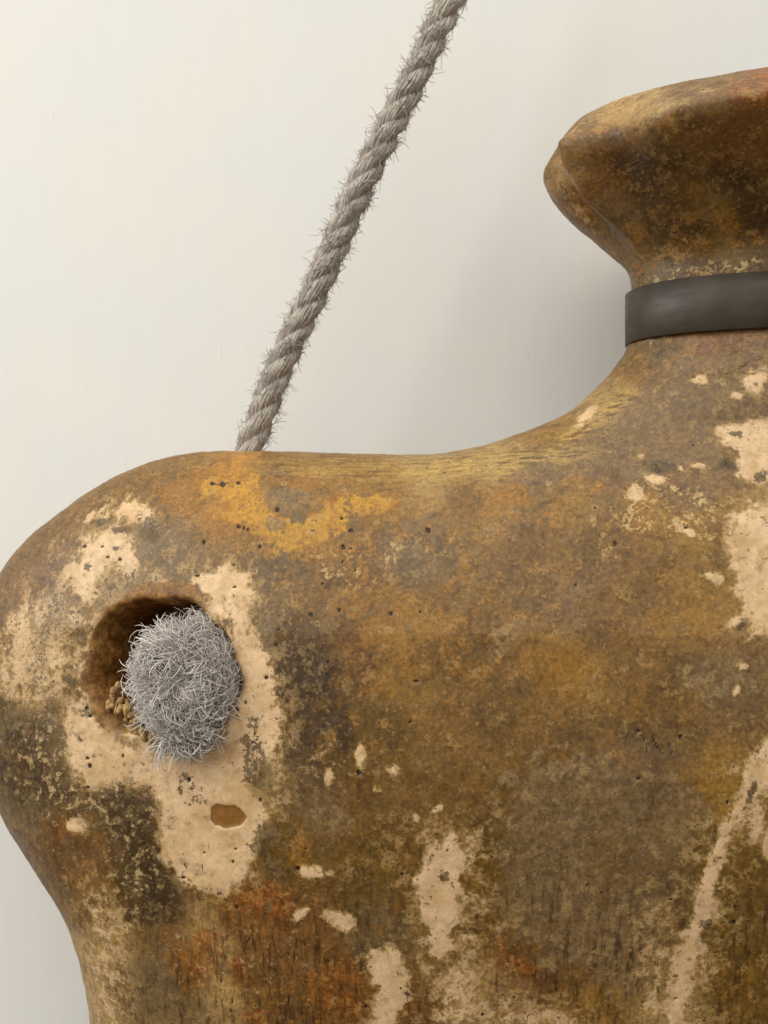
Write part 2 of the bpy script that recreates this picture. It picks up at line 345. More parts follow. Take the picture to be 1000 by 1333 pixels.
def ell(u, v, cu, cv, ru, rv, rot=0, soft=.5):
    a = math.radians(rot); du, dv = u-cu, v-cv; x = (du*math.cos(a)+dv*math.sin(a))/ru; y = (-du*math.sin(a)+dv*math.cos(a))/rv
    return sstep(1+soft, 1-soft, np.sqrt(x*x+y*y))
def line(u, v, pts, r, soft=2):
    d = np.full(u.shape, 1e9)
    for (ax, ay), (bx, by) in zip(pts[:-1], pts[1:]):
        dx, dy = bx-ax, by-ay; t = np.clip(((u-ax)*dx+(v-ay)*dy)/(dx*dx+dy*dy), 0, 1); d = np.minimum(d, np.hypot(u-ax-t*dx, v-ay-t*dy))
    return sstep(r+soft, r-soft, d)
CREAM_P = [ # (level, softness, polygon)
 (.85,4,[(102,684),(112,668),(150,646),(153,653),(131,664),(112,684)]), (.70,4,[(124,678),(150,655),(165,655),(140,672),(128,682)]),
 (.95,6,[(163,652),(175,643),(186,646),(193,660),(204,670),(202,684),(186,682),(176,674),(160,672),(150,664)]),
 (.98,8,[(106,705),(120,698),(142,686),(164,682),(166,702),(176,722),(182,744),(178,756),(164,750),(150,744),(138,740),(130,752),(122,774),(104,780),(94,762),(84,768),(92,740),(104,724)]),
 (.56,14,[(-10,810),(50,758),(112,758),(104,830),(98,900),(84,930),(80,990),(60,1000),(25,930),(-10,900)]), (.40,14,[(100,760),(240,745),(240,790),(180,775),(120,800)]), (.42,20,[(540,1080),(640,1070),(640,1200),(660,1345),(560,1345),(540,1260)]),(.45,10,[(600,1290),(760,1300),(800,1345),(600,1345)]),(.44,14,[(840,1180),(900,1160),(870,1345),(820,1345)]),
 (.44,14,[(1010,945),(1030,1040),(962,1120),(942,1220),(915,1345),(850,1345),(878,1210),(906,1100),(955,1000)]), (.46,22,[(110,770),(200,740),(320,730),(380,860),(385,980),(330,1150),(240,1165),(190,1030),(70,1000),(70,860)]),
 (.45,16,[(80,720),(120,690),(190,690),(200,740),(190,790),(60,800),(60,760)]),
 (.62,12,[(40,800),(78,768),(128,752),(190,752),(170,780),(130,785),(108,815),(100,850),(92,900),(88,935),(62,930),(52,880),(30,840)]),
 (1.0,8,[(78,925),(108,905),(125,930),(160,965),(232,985),(292,965),(304,900),(306,820),(270,785),(235,780),(248,752),(290,733),(326,742),(330,780),(318,810),(352,850),(362,905),(372,950),(352,985),(322,1030),(345,1060),(338,1105),(325,1142),(292,1160),(240,1150),(214,1120),(207,1080),(196,1025),(150,1020),(108,1025),(86,975)]),
 (1.0,5,[(585,1080),(603,1108),(603,1160),(590,1180),(596,1240),(572,1247),(546,1192),(538,1150),(552,1118)]),
 (1.0,5,[(476,1238),(512,1235),(536,1265),(530,1300),(510,1345),(480,1345),(490,1290),(474,1260)]),
 (.9,4,[(930,560),(955,550),(1010,540),(1010,628),(985,632),(960,618),(962,592),(935,585)]),
 (.95,8,[(955,670),(1010,650),(1060,700),(1050,800),(1000,822),(975,835),(958,770),(950,705)]),
 (.9,5,[(988,968),(1020,955),(1010,1020),(985,1035),(960,1075),(946,1120),(935,1150),(925,1185),(922,1205),(900,1208),(905,1165),(918,1120),(945,1060),(970,1000)]),
 (.98,9,[(905,1200),(918,1206),(905,1260),(893,1345),(866,1345),(875,1270),(885,1215)]),
 (.50,16,[(110,1150),(150,1165),(168,1215),(172,1345),(120,1345),(105,1240)]),
 (.55,8,[(580,1245),(620,1262),(650,1345),(560,1345)]),
]
CREAM_E = [(445,1197,20,10,30),(410,1135,20,9,10),(392,1188,16,7,-25),(472,982,7,16,0),(512,1000,10,8,0),(490,1027,7,7,0),(432,1015,5,14,20),(985,1072,10,24,0),(1000,1100,8,20,0),
 (768,540,26,6,-32),(912,498,12,6,-10),(985,495,18,14,0),(960,515,10,4,0),(305,770,26,22,0),(545,1065,6,10,20),(570,1050,6,5,0),(958,900,6,6,0),(100,1075,14,10,30),(893,690,10,5,40),
 (850,625,14,6,15),(825,640,10,12,0),(908,607,10,3,10),(884,610,4,3,0),(835,595,3,3,0),(960,810,12,6,-20),(930,755,14,6,10),(965,870,8,5,0)]
DARK_P = [(.80,12,[(-20,930),(40,925),(78,905),(80,980),(90,1010),(108,1032),(150,1015),(195,1015),(203,1060),(208,1105),(232,1150),(250,1185),(228,1215),(195,1210),(160,1150),(118,1065),(60,1050),(0,1060),(-30,1000)]),
 (.72,8,[(322,925),(345,945),(352,1000),(340,1035),(318,1020),(310,985)]),
 (.36,18,[(370,800),(430,780),(470,830),(440,960),(430,1040),(385,1000),(368,930),(360,860)]),  # darker brown area left of the chest
 (.55,10,[(60,760),(110,770),(100,810),(70,850),(60,900),(88,930),(60,935),(35,880),(40,810)]),
 (.62,9,[(140,745),(180,745),(205,770),(170,780),(135,775),(120,762)]),
 (.66,8,[(330,1065),(360,1080),(370,1140),(345,1150),(325,1120)]),
 (.62,8,[(335,800),(362,800),(360,860),(345,850),(330,820)]),
 (.55,10,[(225,1000),(265,1010),(262,1045),(240,1050)]),
 (.5,14,[(195,1180),(235,1200),(210,1345),(170,1345),(175,1240)])]
DARK_E = [(115,738,7,5,0),(150,716,8,4,0),(115,928,13,9,20),(128,680,12,5,-20),(160,690,16,6,0),(950,605,18,7,10),(957,568,12,5,0),(860,608,22,10,0),(100,960,8,3,40),(195,690,16,22,0),
 (990,620,14,8,0),(966,815,6,12,20),(975,1035,5,20,25),(930,1090,3,26,5),(880,1270,5,4,0),(345,1190,6,18,15),(560,1160,8,10,0),(575,1140,9,12,0),(920,1205,10,7,0)]
YELL_P = [(1.0,12,[(232,630),(246,616),(262,622),(276,610),(320,614),(372,628),(345,634),(350,652),(400,652),(440,642),(505,640),(522,656),(510,672),(482,692),(455,700),(430,710),(400,727),(370,742),(345,736),(330,720),(318,702),(300,692),(285,682),(272,664),(250,668),(254,648)]),
 (.6,12,[(190,625),(262,618),(262,660),(240,690),(205,680)]),(.55,10,[(620,640),(700,622),(790,640),(780,670),(690,672),(640,668)])]
RUST = [(340,1172,52,32,8,.85),(275,1236,22,30,0,.75),(243,1262,26,42,0,.55),(440,1290,40,50,0,.60),(312,1266,14,20,0,.75),(655,1250,38,26,10,.68),(688,1261,16,9,0,.95),(86,1082,34,18,20,.55),(330,1318,14,26,0,.75),(990,112,44,26,-15,.85),(940,205,60,44,0,.42),(838,350,24,9,-10,.7),(352,1082,14,9,0,.5),(150,1120,40,30,0,.4),(105,1140,30,30,0,.45),(764,262,16,34,-35,.6),(297,660,16,9,10,.55),(433,656,5,13,10,.7),(338,702,10,12,30,.6),(400,1185,40,30,0,.45),(590,1265,30,30,0,.4),(390,1290,60,60,0,.35),(800,240,90,70,0,.40)]
YELL = [(400,685,170,66,-4,.56),(330,625,110,24,0,.55),(450,700,110,50,-8,.5),(560,800,190,130,0,.40),(480,790,90,60,0,.45),(500,815,60,45,10,.50),(532,870,26,30,0,.62),(545,815,24,10,0,.62),
 (720,868,60,40,0,.5),(620,780,60,40,0,.35),(850,680,60,40,0,.35),(480,920,60,60,0,.3),(880,790,50,50,0,.35),(430,980,20,30,0,.55),(820,990,30,20,0,.5),(385,1110,30,30,0,.55),(640,1120,60,40,0,.35),(970,1290,40,40,0,.3),(260,690,40,30,0,.4),(435,1300,40,50,0,.4)]
MAUV_P = [(1.05,4,[(812,535),(840,500),(900,462),(1060,430),(1060,535),(1000,545),(955,548),(932,556),(936,585),(948,602),(925,614),(900,606),(872,618),(858,612),(830,626),(812,622),(796,606),(770,592),(742,606),(700,612),(645,618),(700,596),(760,566)])]
MAUV = [(376,645,30,9,0,1.2),(357,678,14,9,0,1.0),(870,560,110,56,-12,.95),(940,500,90,44,-10,.8),(780,600,60,26,-10,.6),(700,620,60,12,-8,.7),(760,1040,120,70,0,.75),(700,1110,80,70,0,.7),(860,1060,80,60,0,.65),(820,1230,70,90,0,.65),(210,720,60,42,0,.75),(360,655,60,12,-4,.5),
 (540,735,50,28,0,.6),(450,630,40,10,0,.4),(940,880,70,50,0,.55),(670,830,40,26,0,.5),(420,1060,50,40,0,.5),(740,1200,80,70,0,.65),(190,1290,40,60,0,.65),(650,690,60,30,0,.4)]
FLECK = [(870,660,110,50,-5,.62),(780,690,80,60,0,.42),(470,735,100,40,-8,.50),(560,715,60,30,0,.45),(680,750,90,60,0,.34),(500,770,90,40,0,.35),(900,560,60,40,0,.3),(900,500,90,40,0,.40),(930,350,90,14,-6,.66),(850,370,40,12,-8,.6),(860,440,60,10,-8,.5),
 (430,1000,60,40,0,.45),(240,1220,60,50,0,.42),(150,1200,50,50,0,.42),(100,1000,110,90,0,.62),(180,1110,60,90,0,.55),(60,870,70,90,0,.5),(400,900,70,120,0,.30),(940,680,70,60,0,.55),(300,1260,140,70,0,.42),(60,800,50,60,0,.4),(960,760,50,60,0,.4),(780,900,200,90,0,.2),(360,1230,60,60,0,.25),(600,760,80,60,0,.3),(720,640,40,40,0,.4),(190,1060,30,50,0,.4)]
PITS = [(558,690,4),(801,707,3.4),(894,687,2.6),(290,630,5),(276,629,3),(310,628,3),(311,685,2.6),(318,687,2.6),(323,689,2.2),(338,711,3),(265,706,2.4),(447,712,2.8),(456,714,2.2),(445,675,2.6),(457,691,3),(446,731,2.2),(361,663,2.6),
 (405,800,3.6),(442,795,2.6),(427,862,2.2),(509,799,2.6),(542,887,3.6),(534,940,2.2),(750,761,2.6),(257,749,2.4),(305,764,2.6),(347,882,2.6),(308,924,3.6),(319,915,2.4),(117,997,3),(114,987,2.6),(115,1025,2.6),(160,984,3),(112,922,3),(118,932,2.6),
 (246,1015,3.6),(266,1110,2.4),(303,1122,2.6),(307,1105,2),(467,1006,3.2),(388,1131,3.2),(382,970,2),(307,1182,2),(873,1171,2.6),(956,1201,3.6),(629,1322,2.4),(476,1311,3.2),(582,1106,2),(886,959,3.4),(831,952,2.6),(831,1014,2.8),(947,1045,2.6),
 (141,726,2),(134,712,2),(110,711,3.5),(157,729,2.2),(399,1104,1.8),(339,1042,2.4),(238,1143,2.6),(362,820,2),(548,797,2),(289,1277,2),(880,1300,2.4),(420,760,2),(462,742,2),(360,840,2),(640,1115,2),(765,1154,2)]
CRACKS = [([(200,641),(240,634),(275,630)],.6),([(276,630),(290,630),(305,626),(320,626)],1.6),([(420,611),(432,612)],1.2),([(940,490),(960,480),(975,472)],1.4),([(985,470),(996,466)],1.4),([(900,505),(925,498),(940,488)],.8),([(880,518),(895,512)],1.0),
 ([(780,1190),(788,1230),(792,1262)],1.8),([(822,1240),(828,1280),(836,1308),(850,1300)],1.4),([(454,930),(452,990)],1.3),([(388,1215),(378,1290),(370,1345)],1.8),([(317,1240),(324,1222)],2.0),([(300,1318),(306,1290)],2.0),([(836,958),(842,980)],2.6),([(848,960),(862,982)],2.6),([(872,968),(874,982)],2.2),
 ([(820,1055),(850,1190)],.5),([(262,1125),(265,1140)],1.6),([(300,1103),(303,1120)],1.5),([(740,200),(765,240)],.6),([(820,215),(835,206)],1.4),([(795,212),(803,217)],2.0),([(700,1200),(705,1290)],.5),([(610,1180),(612,1220)],1.3)]
def chart(V):
    t = D/(D+V[:,1]); u = 500+V[:,0]*t; v = 666.5+V[:,2]*t
    return np.where(u > 1260, 2520-u, u), v
def paint(V, collar=False, hollow=None):
    u0, v0 = chart(V); n = lambda s_, sd, o=3: fbm(V, s_, o, sd)
    u = u0+11*n(34, 1)+4*n(10, 3, 2); v = v0+11*n(34, 5)+4*n(10, 7, 2)
    num = np.zeros((len(V), 3)); den = np.zeros(len(V))
    ub = u0+26*n(60, 9); vb = v0+26*n(60, 11)
    for a in ANCH:
        w_ = 1/((ub-a[0])**2+(vb-a[1])**2+16**2)**2.2; num += w_[:,None]*np.array(a[2:]); den += w_
    A = dict(cream=np.zeros(len(V)), dark=np.zeros(len(V)), yellow=np.zeros(len(V)), mauve=np.zeros(len(V)), fleck=np.zeros(len(V)), pit=np.zeros(len(V)), chip=np.zeros(len(V)), streak=np.zeros(len(V)), crest=np.zeros(len(V)), rust=np.zeros(len(V)))
    def up(k_, m): A[k_] = np.maximum(A[k_], m)
    if not collar:
        for lv, so, pt in CREAM_P: up('cream', lv*poly_mask(u, v, pt, so*2.6+3))
        for cu, cv, ru, rv, ro in CREAM_E: up('cream', .78*ell(u0+.8*(u-u0), v0+.8*(v-v0), cu, cv, ru, rv, ro, .75))
        for lv, so, pt in DARK_P: up('dark', lv*poly_mask(u, v, pt, so*2.2+2))
        for cu, cv, ru, rv, ro in DARK_E: up('dark', .75*ell(u0+.6*(u-u0), v0+.6*(v-v0), cu, cv, ru, rv, ro, .7))
        for lv, so, pt in YELL_P: up('yellow', lv*poly_mask(u+1.3*(u-u0)+5*n(14, 41), v+1.3*(v-v0)+5*n(14, 43), pt, so*2.3))
        for cu, cv, ru, rv, ro, lv in YELL: up('yellow', lv*ell(u, v, cu, cv, ru, rv, ro, .6))
        up('crest', ell(u, v, 640, 603, 130, 14, -5, .4)*.72); up('crest', ell(u, v, 450, 612, 120, 14, 2, .5)*.45); up('crest', ell(u, v, 770, 545, 60, 12, -32, .5)*.8)  # crest: striated highlight of the shoulder top edge, painted in colour
        up('streak', sstep(1060, 1230, v0)*.95); up('streak', ell(u, v, 30, 1000, 90, 160, 0, .6)*.5); up('streak', ell(u, v, 430, 960, 90, 120, 0, .6)*.35)
        chip = poly_mask(u0+.12*(u-u0), v0+.12*(v-v0), [(274,1052),(282,1046),(296,1049),(306,1049),(316,1056),(321,1064),(314,1074),(300,1077),(294,1078),(280,1074),(274,1068)], 1.6); A['chip'] = chip
    else:
        up('dark', .45*ell(u, v, 790, 290, 12, 60, -35, .5)); up('yellow', .35*ell(u, v, 900, 300, 120, 40, 0, .6)); up('yellow', .4*ell(u, v, 830, 165, 60, 12, -15, .5)); up('crest', .25*ell(u, v, 790, 150, 60, 14, -18, .5))  # darker groove by the ridge; lit lip painted in yellow and crest
        up('dark', .34*ell(u, v, 880, 240, 130, 70, 0, .6)); up('cream', .20*ell(u, v, 850, 140, 120, 10, -16, .5)); up('cream', .30*ell(u, v, 745, 262, 8, 50, -30, .4))  # shade under the flare and light along the lip put into the colour
    for cu, cv, ru, rv, ro, lv in RUST: up('rust', lv*ell(u, v, cu, cv, ru, rv, ro, .6))
    if not collar:
        for lv, so, pt in MAUV_P: up('mauve', lv*poly_mask(u, v, pt, so))
    for cu, cv, ru, rv, ro, lv in MAUV: up('mauve', lv*ell(u, v, cu, cv, ru, rv, ro, .6))
    for cu, cv, ru, rv, ro, lv in FLECK: up('fleck', lv*ell(u, v, cu, cv, ru, rv, ro, .6))
    for a, b, r in PITS:
        m = (np.abs(u0-a) < 12) & (np.abs(v0-b) < 12)
        A['pit'][m] = np.maximum(A['pit'][m], ell(u0[m]+.12*(u[m]-a-0), v0[m], a+.12*(u[m]-a), b, r*(.75+.5*((a*7)%10)/10), r*(.65+.3*((b*3)%10)/10), (a*13)%90, .38))
    for pts, r in CRACKS:
        m = (u0 > min(p[0] for p in pts)-12) & (u0 < max(p[0] for p in pts)+12) & (v0 > min(p[1] for p in pts)-12) & (v0 < max(p[1] for p in pts)+12)
        A['pit'][m] = np.maximum(A['pit'][m], (.8 if r > 1.2 else .5)*(.75+.5*fbm(V[m], 8, 2, 77))*line(u0[m]+.22*(u[m]-u0[m]), v0[m]+.22*(v[m]-v0[m]), pts, r*.75, 1.4))
    A['hollow'] = np.zeros(len(V)) if hollow is None else hollow
    return A, num/den[:,None]

# =====================================================================
# torso
# =====================================================================
torso = empty('clay_torso')
torso['label'] = 'weathered ochre and brown clay torso with cream patches, flared neck and round shoulder hole'; torso['category'] = 'torso sculpture'
FU = build_U()
HC = np.array(ray_hit(FU, 212, 874)); 
def unorm(x, z, e=6):
    U = lambda a, b: float(FU(a+500, b+666.5)); g = np.array([-(U(x+e,z)-U(x-e,z))/(2*e), -2*math.sqrt(max(U(x,z),1)), -(U(x,z+e)-U(x,z-e))/(2*e)]); return g/np.linalg.norm(g)
HN = unorm(HC[0], HC[2]); HN = HN*.6+np.array([-.12,-1,.02])*.4; HN /= np.linalg.norm(HN)
def build_body():
    gx = np.concatenate([np.arange(-64, 1022, 2.4), np.arange(1024, 2210, 13)])-500
    gz = np.concatenate([np.arange(386, 440, 4), np.arange(440, 1352, 2.4), np.arange(1356, 1860, 11)])-666.5
    gy = np.concatenate([np.arange(-240, 24, 3.2), np.arange(28, 232, 9)])
    X2, Z2 = np.meshgrid(gx, gz, indexing='ij'); U2 = FU(X2+500, Z2+666.5)
    e = 3.0; gxU = (FU(X2+500+e, Z2+666.5)-FU(X2+500-e, Z2+666.5))/(2*e); gzU = (FU(X2+500, Z2+666.5+e)-FU(X2+500, Z2+666.5-e))/(2*e); g2 = (gxU**2+gzU**2)/4
    nx, ny, nz = len(gx), len(gy), len(gz); F = np.empty((nx, ny, nz), np.float32)
    for j, y in enumerate(gy): F[:,j,:] = (U2-y*y)/(2*np.sqrt(g2+y*y)+4)
    F = np.minimum(F, (Z2-(392-666.5))[:,None,:].astype(np.float32))
    # the round hole in the shoulder
    ix = np.where(np.abs(gx-HC[0]) < 150)[0]; iz = np.where(np.abs(gz-HC[2]) < 150)[0]; iy = np.where(gy < 30)[0]
    sl = (slice(ix[0], ix[-1]+1), slice(iy[0], iy[-1]+1), slice(iz[0], iz[-1]+1))
    X, Y, Z = np.meshgrid(gx[sl[0]], gy[sl[1]], gz[sl[2]], indexing='ij'); Pq = np.stack([X, Y, Z], -1).reshape(-1, 3)-HC
    h = -(Pq@HN); R_ = Pq+h[:,None]*HN; r = np.sqrt((R_**2).sum(1)); ang = np.arctan2(R_[:,2], R_[:,0])
    left = np.maximum(0, -np.cos(ang-.3)); rad = 80+4*np.sin(ang*2+.6)+3*np.sin(ang*5+1)+2*np.sin(ang*9)+ (10+9*left)*np.exp(-np.maximum(h, -10)/16)-np.clip(h, 0, 80)*.10
    rad = rad+3*fbm(Pq, 22, 2, 4)
    hol = np.minimum(rad-r, 125-h).reshape(X.shape)          # >0 in the void
    a = F[sl]; b = -hol.astype(np.float32); kk = 2.5; hh = np.clip(.5+.5*(b-a)/kk, 0, 1); F[sl] = (b*(1-hh)+a*hh)-kk*hh*(1-hh)
    Sg = F > 0
    c = np.zeros((nx-1, ny-1, nz-1), np.int8)
    for a_ in (0,1):
        for b_ in (0,1):
            for c_ in (0,1): c += Sg[a_:nx-1+a_, b_:ny-1+b_, c_:nz-1+c_]
    act = (c > 0) & (c < 8); I, J, K = np.where(act); idx = np.full(act.shape, -1, np.int32); idx[I,J,K] = np.arange(len(I))
    acc = np.zeros((len(I), 3)); cnt = np.zeros(len(I)); G = (gx, gy, gz)
    for ax in range(3):
        for p in (0,1):
            for q in (0,1):
                o1 = [0,0,0]; oth = [t for t in range(3) if t != ax]; o1[oth[0]] = p; o1[oth[1]] = q; o2 = list(o1); o2[ax] = 1
                f1 = F[I+o1[0], J+o1[1], K+o1[2]]; f2 = F[I+o2[0], J+o2[1], K+o2[2]]; m = (f1 > 0) != (f2 > 0); t = np.where(m, f1/np.where(m, f1-f2, 1), 0)
                base = (I, J, K)
                for d in range(3):
                    c1 = G[d][base[d]+o1[d]]; c2 = G[d][base[d]+o2[d]]; acc[:,d] += np.where(m, c1+(c2-c1)*t, 0)
                cnt += m
    V = acc/cnt[:,None]; faces = []
    for ax in range(3):
        s1 = [slice(None)]*3; s2 = [slice(None)]*3; s1[ax] = slice(0, -1); s2[ax] = slice(1, None); A_, B_ = Sg[tuple(s1)], Sg[tuple(s2)]; m = A_ != B_
        oth = [t for t in range(3) if t != ax]; i = np.where(m); ok = np.ones(len(i[0]), bool); dims = (nx, ny, nz)
        for t in oth: ok &= (i[t] > 0) & (i[t] < dims[t]-1)
        i = [q[ok] for q in i]; pos = A_[tuple(i)]
        def cell(d0, d1):
            q = list(i); q[oth[0]] = i[oth[0]]-d0; q[oth[1]] = i[oth[1]]-d1; return idx[q[0], q[1], q[2]]
        Q = np.stack([cell(1,1), cell(0,1), cell(0,0), cell(1,0)], 1)
        flip = pos if ax != 1 else ~pos
        Q = np.where(flip[:,None], Q[:, ::-1], Q); faces.append(Q)
    Fc = np.vstack(faces)
    e_ = np.vstack([Fc[:, [0,1]], Fc[:, [1,2]], Fc[:, [2,3]], Fc[:, [3,0]]]); nV = len(V)
    deg = np.bincount(e_[:,0], minlength=nV)+np.bincount(e_[:,1], minlength=nV)
    def lap(V, lam):
        out = np.empty_like(V)
        for d in range(3):
            out[:,d] = (np.bincount(e_[:,0], V[e_[:,1],d], nV)+np.bincount(e_[:,1], V[e_[:,0],d], nV))/np.maximum(deg, 1)
        return V+lam*(out-V)
    for _ in range(4): V = lap(lap(V, .6), -.5)
    # normals (y is flipped in handedness: z is down here)
    fn = np.cross(V[Fc[:,2]]-V[Fc[:,0]], V[Fc[:,3]]-V[Fc[:,1]]); Nn = np.zeros_like(V)
    for d in range(3):
        for c_ in range(4): Nn[:,d] += np.bincount(Fc[:,c_], fn[:,d], nV)
    Nn /= np.linalg.norm(Nn, axis=1)[:,None]+1e-9
    toC = V.copy(); toC[:,0] -= np.clip(V[:,0], -350, 1400)*1.0; 
    if np.mean(Nn[V[:,1] < -100][:,1]) > 0: Nn = -Nn; rev = True
    else: rev = False
    Pq = V-HC; h = -(Pq@HN); r = np.sqrt(np.maximum((Pq**2).sum(1)-h*h, 0))
    inside = sstep(12, 24, h)*(r < 106)*(V[:,1] < 0)
    near = sstep(118, 100, r)*sstep(-30,-10,h)
    A, base = paint(V, hollow=np.clip(inside, 0, 1))
    # ochre-brown worn bevel on the upper left of the hole
    ang = np.arctan2(Pq[:,2], Pq[:,0]); bev = sstep(104, 94, r+5*fbm(V, 18, 2, 9))*sstep(3, -1, np.cos(ang+2.3)*-2-.2)*(V[:,1] < 0); 
    side = sstep(-.15, .35, np.cos(ang-math.radians(-145))); bev = sstep(102, 98, r+5*fbm(V, 18, 2, 9)+2*fbm(V, 6, 2, 19))*side*(V[:,1] < 0)
    A['hollow'] = np.maximum(A['hollow'], bev*.85); A['cream'] *= 1-A['hollow']; A['dark'] *= (1-A['hollow'])
    A['pit'] *= (1-inside)
    # relief: hand-made unevenness, recessed chips, raised crust
    dsp = 2.0*fbm(V, 70, 3, 2)+.9*fbm(V, 18, 3, 5)+.35*fbm(V, 6, 2, 8)-1.8*A['pit']-1.6*A['chip']+.9*sstep(.5, .62, A['mauve']+.35*fbm(V, 16, 3, 12))*(V[:,2] < -30)+.5*sstep(.45,.55,A['cream'])
    V = V+Nn*dsp[:,None]
    print('body verts', len(V), 'faces', len(Fc), 'rev', rev)
    return new_mesh('body', V, Fc[:, ::-1] if not rev else Fc, PAT, torso, attrs=A, cols={'base': base})
body = build_body()

def spline1(x, xs, ys):
    """smooth interpolation (cubic hermite, monotone enough here)"""
    xs = np.array(xs, float); ys = np.array(ys, float); m = np.gradient(ys, xs); i = np.clip(np.searchsorted(xs, x)-1, 0, len(xs)-2); h = xs[i+1]-xs[i]; t = (x-xs[i])/h
    return (2*t**3-3*t**2+1)*ys[i]+(t**3-2*t*t+t)*h*m[i]+(-2*t**3+3*t*t)*ys[i+1]+(t**3-t*t)*h*m[i+1]
def build_collar():
    # profile: height (px row at the middle plane), half width, half depth
    prof = [(392,238,103),(378,240,105),(352,245,109),(330,262,122),(305,288,146),(280,315,170),(260,332,197),(243,345,222),(232,350,237),(219,354,246),(207,349,237),(182,334,206),(163,319,171),(156,304,126),(160,286,104),(190,262,90),(260,232,80),(350,214,74),(392,210,72)]
    t = np.arange(len(prof)); tt = np.linspace(0, len(prof)-1, 230); vv, aa, bb = (spline1(tt, t, [p[i] for p in prof]) for i in range(3))
    n = 900; th = np.linspace(0, 2*math.pi, n, endpoint=False)
    TT, RR = np.meshgrid(th, np.arange(len(tt)), indexing='xy'); a = aa[RR]; b = bb[RR]; v = vv[RR]
    outer = sstep(13.2, 11.5, tt)[RR]*sstep(.5, 3, tt)[RR]
    ex = np.interp(v, [156,200,232,300,380], [1.12,1.10,1.02,.95,.92])                                                 # slightly boxed oval
    cx, sy = np.cos(TT), np.sin(TT); x = np.sign(cx)*np.abs(cx)**ex*a; y = -np.sign(sy)*np.abs(sy)**ex*b     # th=pi -> left side, th=pi/2.. front
    # pinched vertical ridge just in front of the side, a valley next to it
    dth = (TT-(math.pi-.33)); am = sstep(2.2, 5, tt)[RR]*sstep(12, 9, tt)[RR]
    k_ = 1+am*(.060*np.exp(-(dth/.085)**2)-.040*np.exp(-((dth+.22)/.13)**2)-.050*np.exp(-((dth-.19)/.10)**2)); x *= k_; y *= k_
    V = np.stack([x.ravel()+XC-500, y.ravel(), v.ravel()-666.5], 1)
    rad = V-np.array([XC-500, 0, 0]); rad[:,2] = 0; rad /= np.linalg.norm(rad, axis=1)[:,None]+1e-9
    d = (3.0*fbm(V, 60, 2, 21)+1.6*fbm(V, 22, 3, 23)+.6*fbm(V, 7, 3, 25))*outer.ravel(); V = V+rad*d[:,None]; V[:,2] += (1.6*fbm(V, 40, 2, 31)*outer.ravel())
    m = len(tt); i = np.arange(m-1)[:,None]*n; j = np.arange(n)[None,:]; j2 = (j+1) % n
    Fc = np.stack([(i+j).ravel(), (i+j2).ravel(), (i+n+j2).ravel(), (i+n+j).ravel()], 1)
    A, base = paint(V, True)
    return new_mesh('collar', V, Fc, PAT, torso, attrs=A, cols={'base': base})
collar = build_collar()

def band_mat():
    k = NT('band_metal'); P = k.coords(); f = k.noise(k.vmul(P, (1/30,1/30,1/6)), 1.0, 5, .6); g = k.noise(P, 1/50, 4, .6)
    c = k.mix(k.sm(g, .35, .65), lin((60,53,43)), lin((74,66,54))); c = k.mix(k.sm(f, .55, .7, 0, .25), c, lin((60,53,44)))
    k.l(c, k.bsdf.inputs['Base Color']); k.bsdf.inputs['Metallic'].default_value = .35; k.put(k.bsdf.inputs['Roughness'], k.sm(f, .3, .7, .40, .55))
    k.l(k.bump(f, .35, .6), k.bsdf.inputs['Normal']); return k.m
def build_band():
    n = 240; th = np.linspace(0, 2*math.pi, n, endpoint=False)
    prof = [(382,243,108),(380.6,247,112),(381.5,248.6,113.6),(414,248.8,113.8),(447,248.6,113.6),(448.4,247,112),(446,243,108)]
    V = [] ; ex = .93
    for v, a, b in prof:
        for t in th:
            c, s_ = math.cos(t), math.sin(t); V.append((XC-500+math.copysign(abs(c)**ex, c)*a, math.copysign(abs(s_)**ex, s_)*b, v-666.5))
    m = len(prof); i = np.arange(m)[:,None]*n; i2 = ((np.arange(m)+1) % m)[:,None]*n; j = np.arange(n)[None,:]; j2 = (j+1) % n
    Fc = np.stack([(i+j).ravel(), (i2+j).ravel(), (i2+j2).ravel(), (i+j2).ravel()], 1)
    return new_mesh('neck_band', V, Fc, band_mat(), torso)
band = build_band(); band['label'] = 'dark grey flat metal band around the neck'

# ---------------- tubes ----------------
def tubes(paths, rad, sides=3, taper=None):
    """paths (N,M,3), rad (N,) or (N,M); returns verts, quads, index of the path per vertex"""
    N, M, _ = paths.shape; T = np.gradient(paths, axis=1); T /= np.linalg.norm(T, axis=2)[...,None]+1e-9
    ref = np.zeros_like(T); ref[...,1] = 1; bad = np.abs(T[...,1]) > .92; ref[bad] = (1, 0, 0)
    ref[:] = ref[:, :1]*0+np.where(np.abs(T[:, :1, 1:2]) > .8, np.array([1.,0,0]), np.array([0,1.,0]))
    A = np.cross(T, ref); A /= np.linalg.norm(A, axis=2)[...,None]+1e-9; B = np.cross(T, A)
    r = np.broadcast_to(np.asarray(rad, float).reshape(N, -1), (N, M)) if np.ndim(rad) else np.full((N, M), rad)
    if taper is not None: r = r*taper[None,:]
    an = np.arange(sides)*2*math.pi/sides
    V = paths[:,:,None,:]+r[...,None,None]*(np.cos(an)[None,None,:,None]*A[:,:,None,:]+np.sin(an)[None,None,:,None]*B[:,:,None,:])
    V = V.reshape(-1, 3); o = (np.arange(N)*M*sides)[:,None,None]; i = np.arange(M-1)[None,:,None]*sides; j = np.arange(sides)[None,None,:]; j2 = (j+1) % sides
    Fc = np.stack([(o+i+j).ravel(), (o+i+j2).ravel(), (o+i+sides+j2).ravel(), (o+i+sides+j).ravel()], 1)
    return V, Fc, np.repeat(np.arange(N), M*sides)

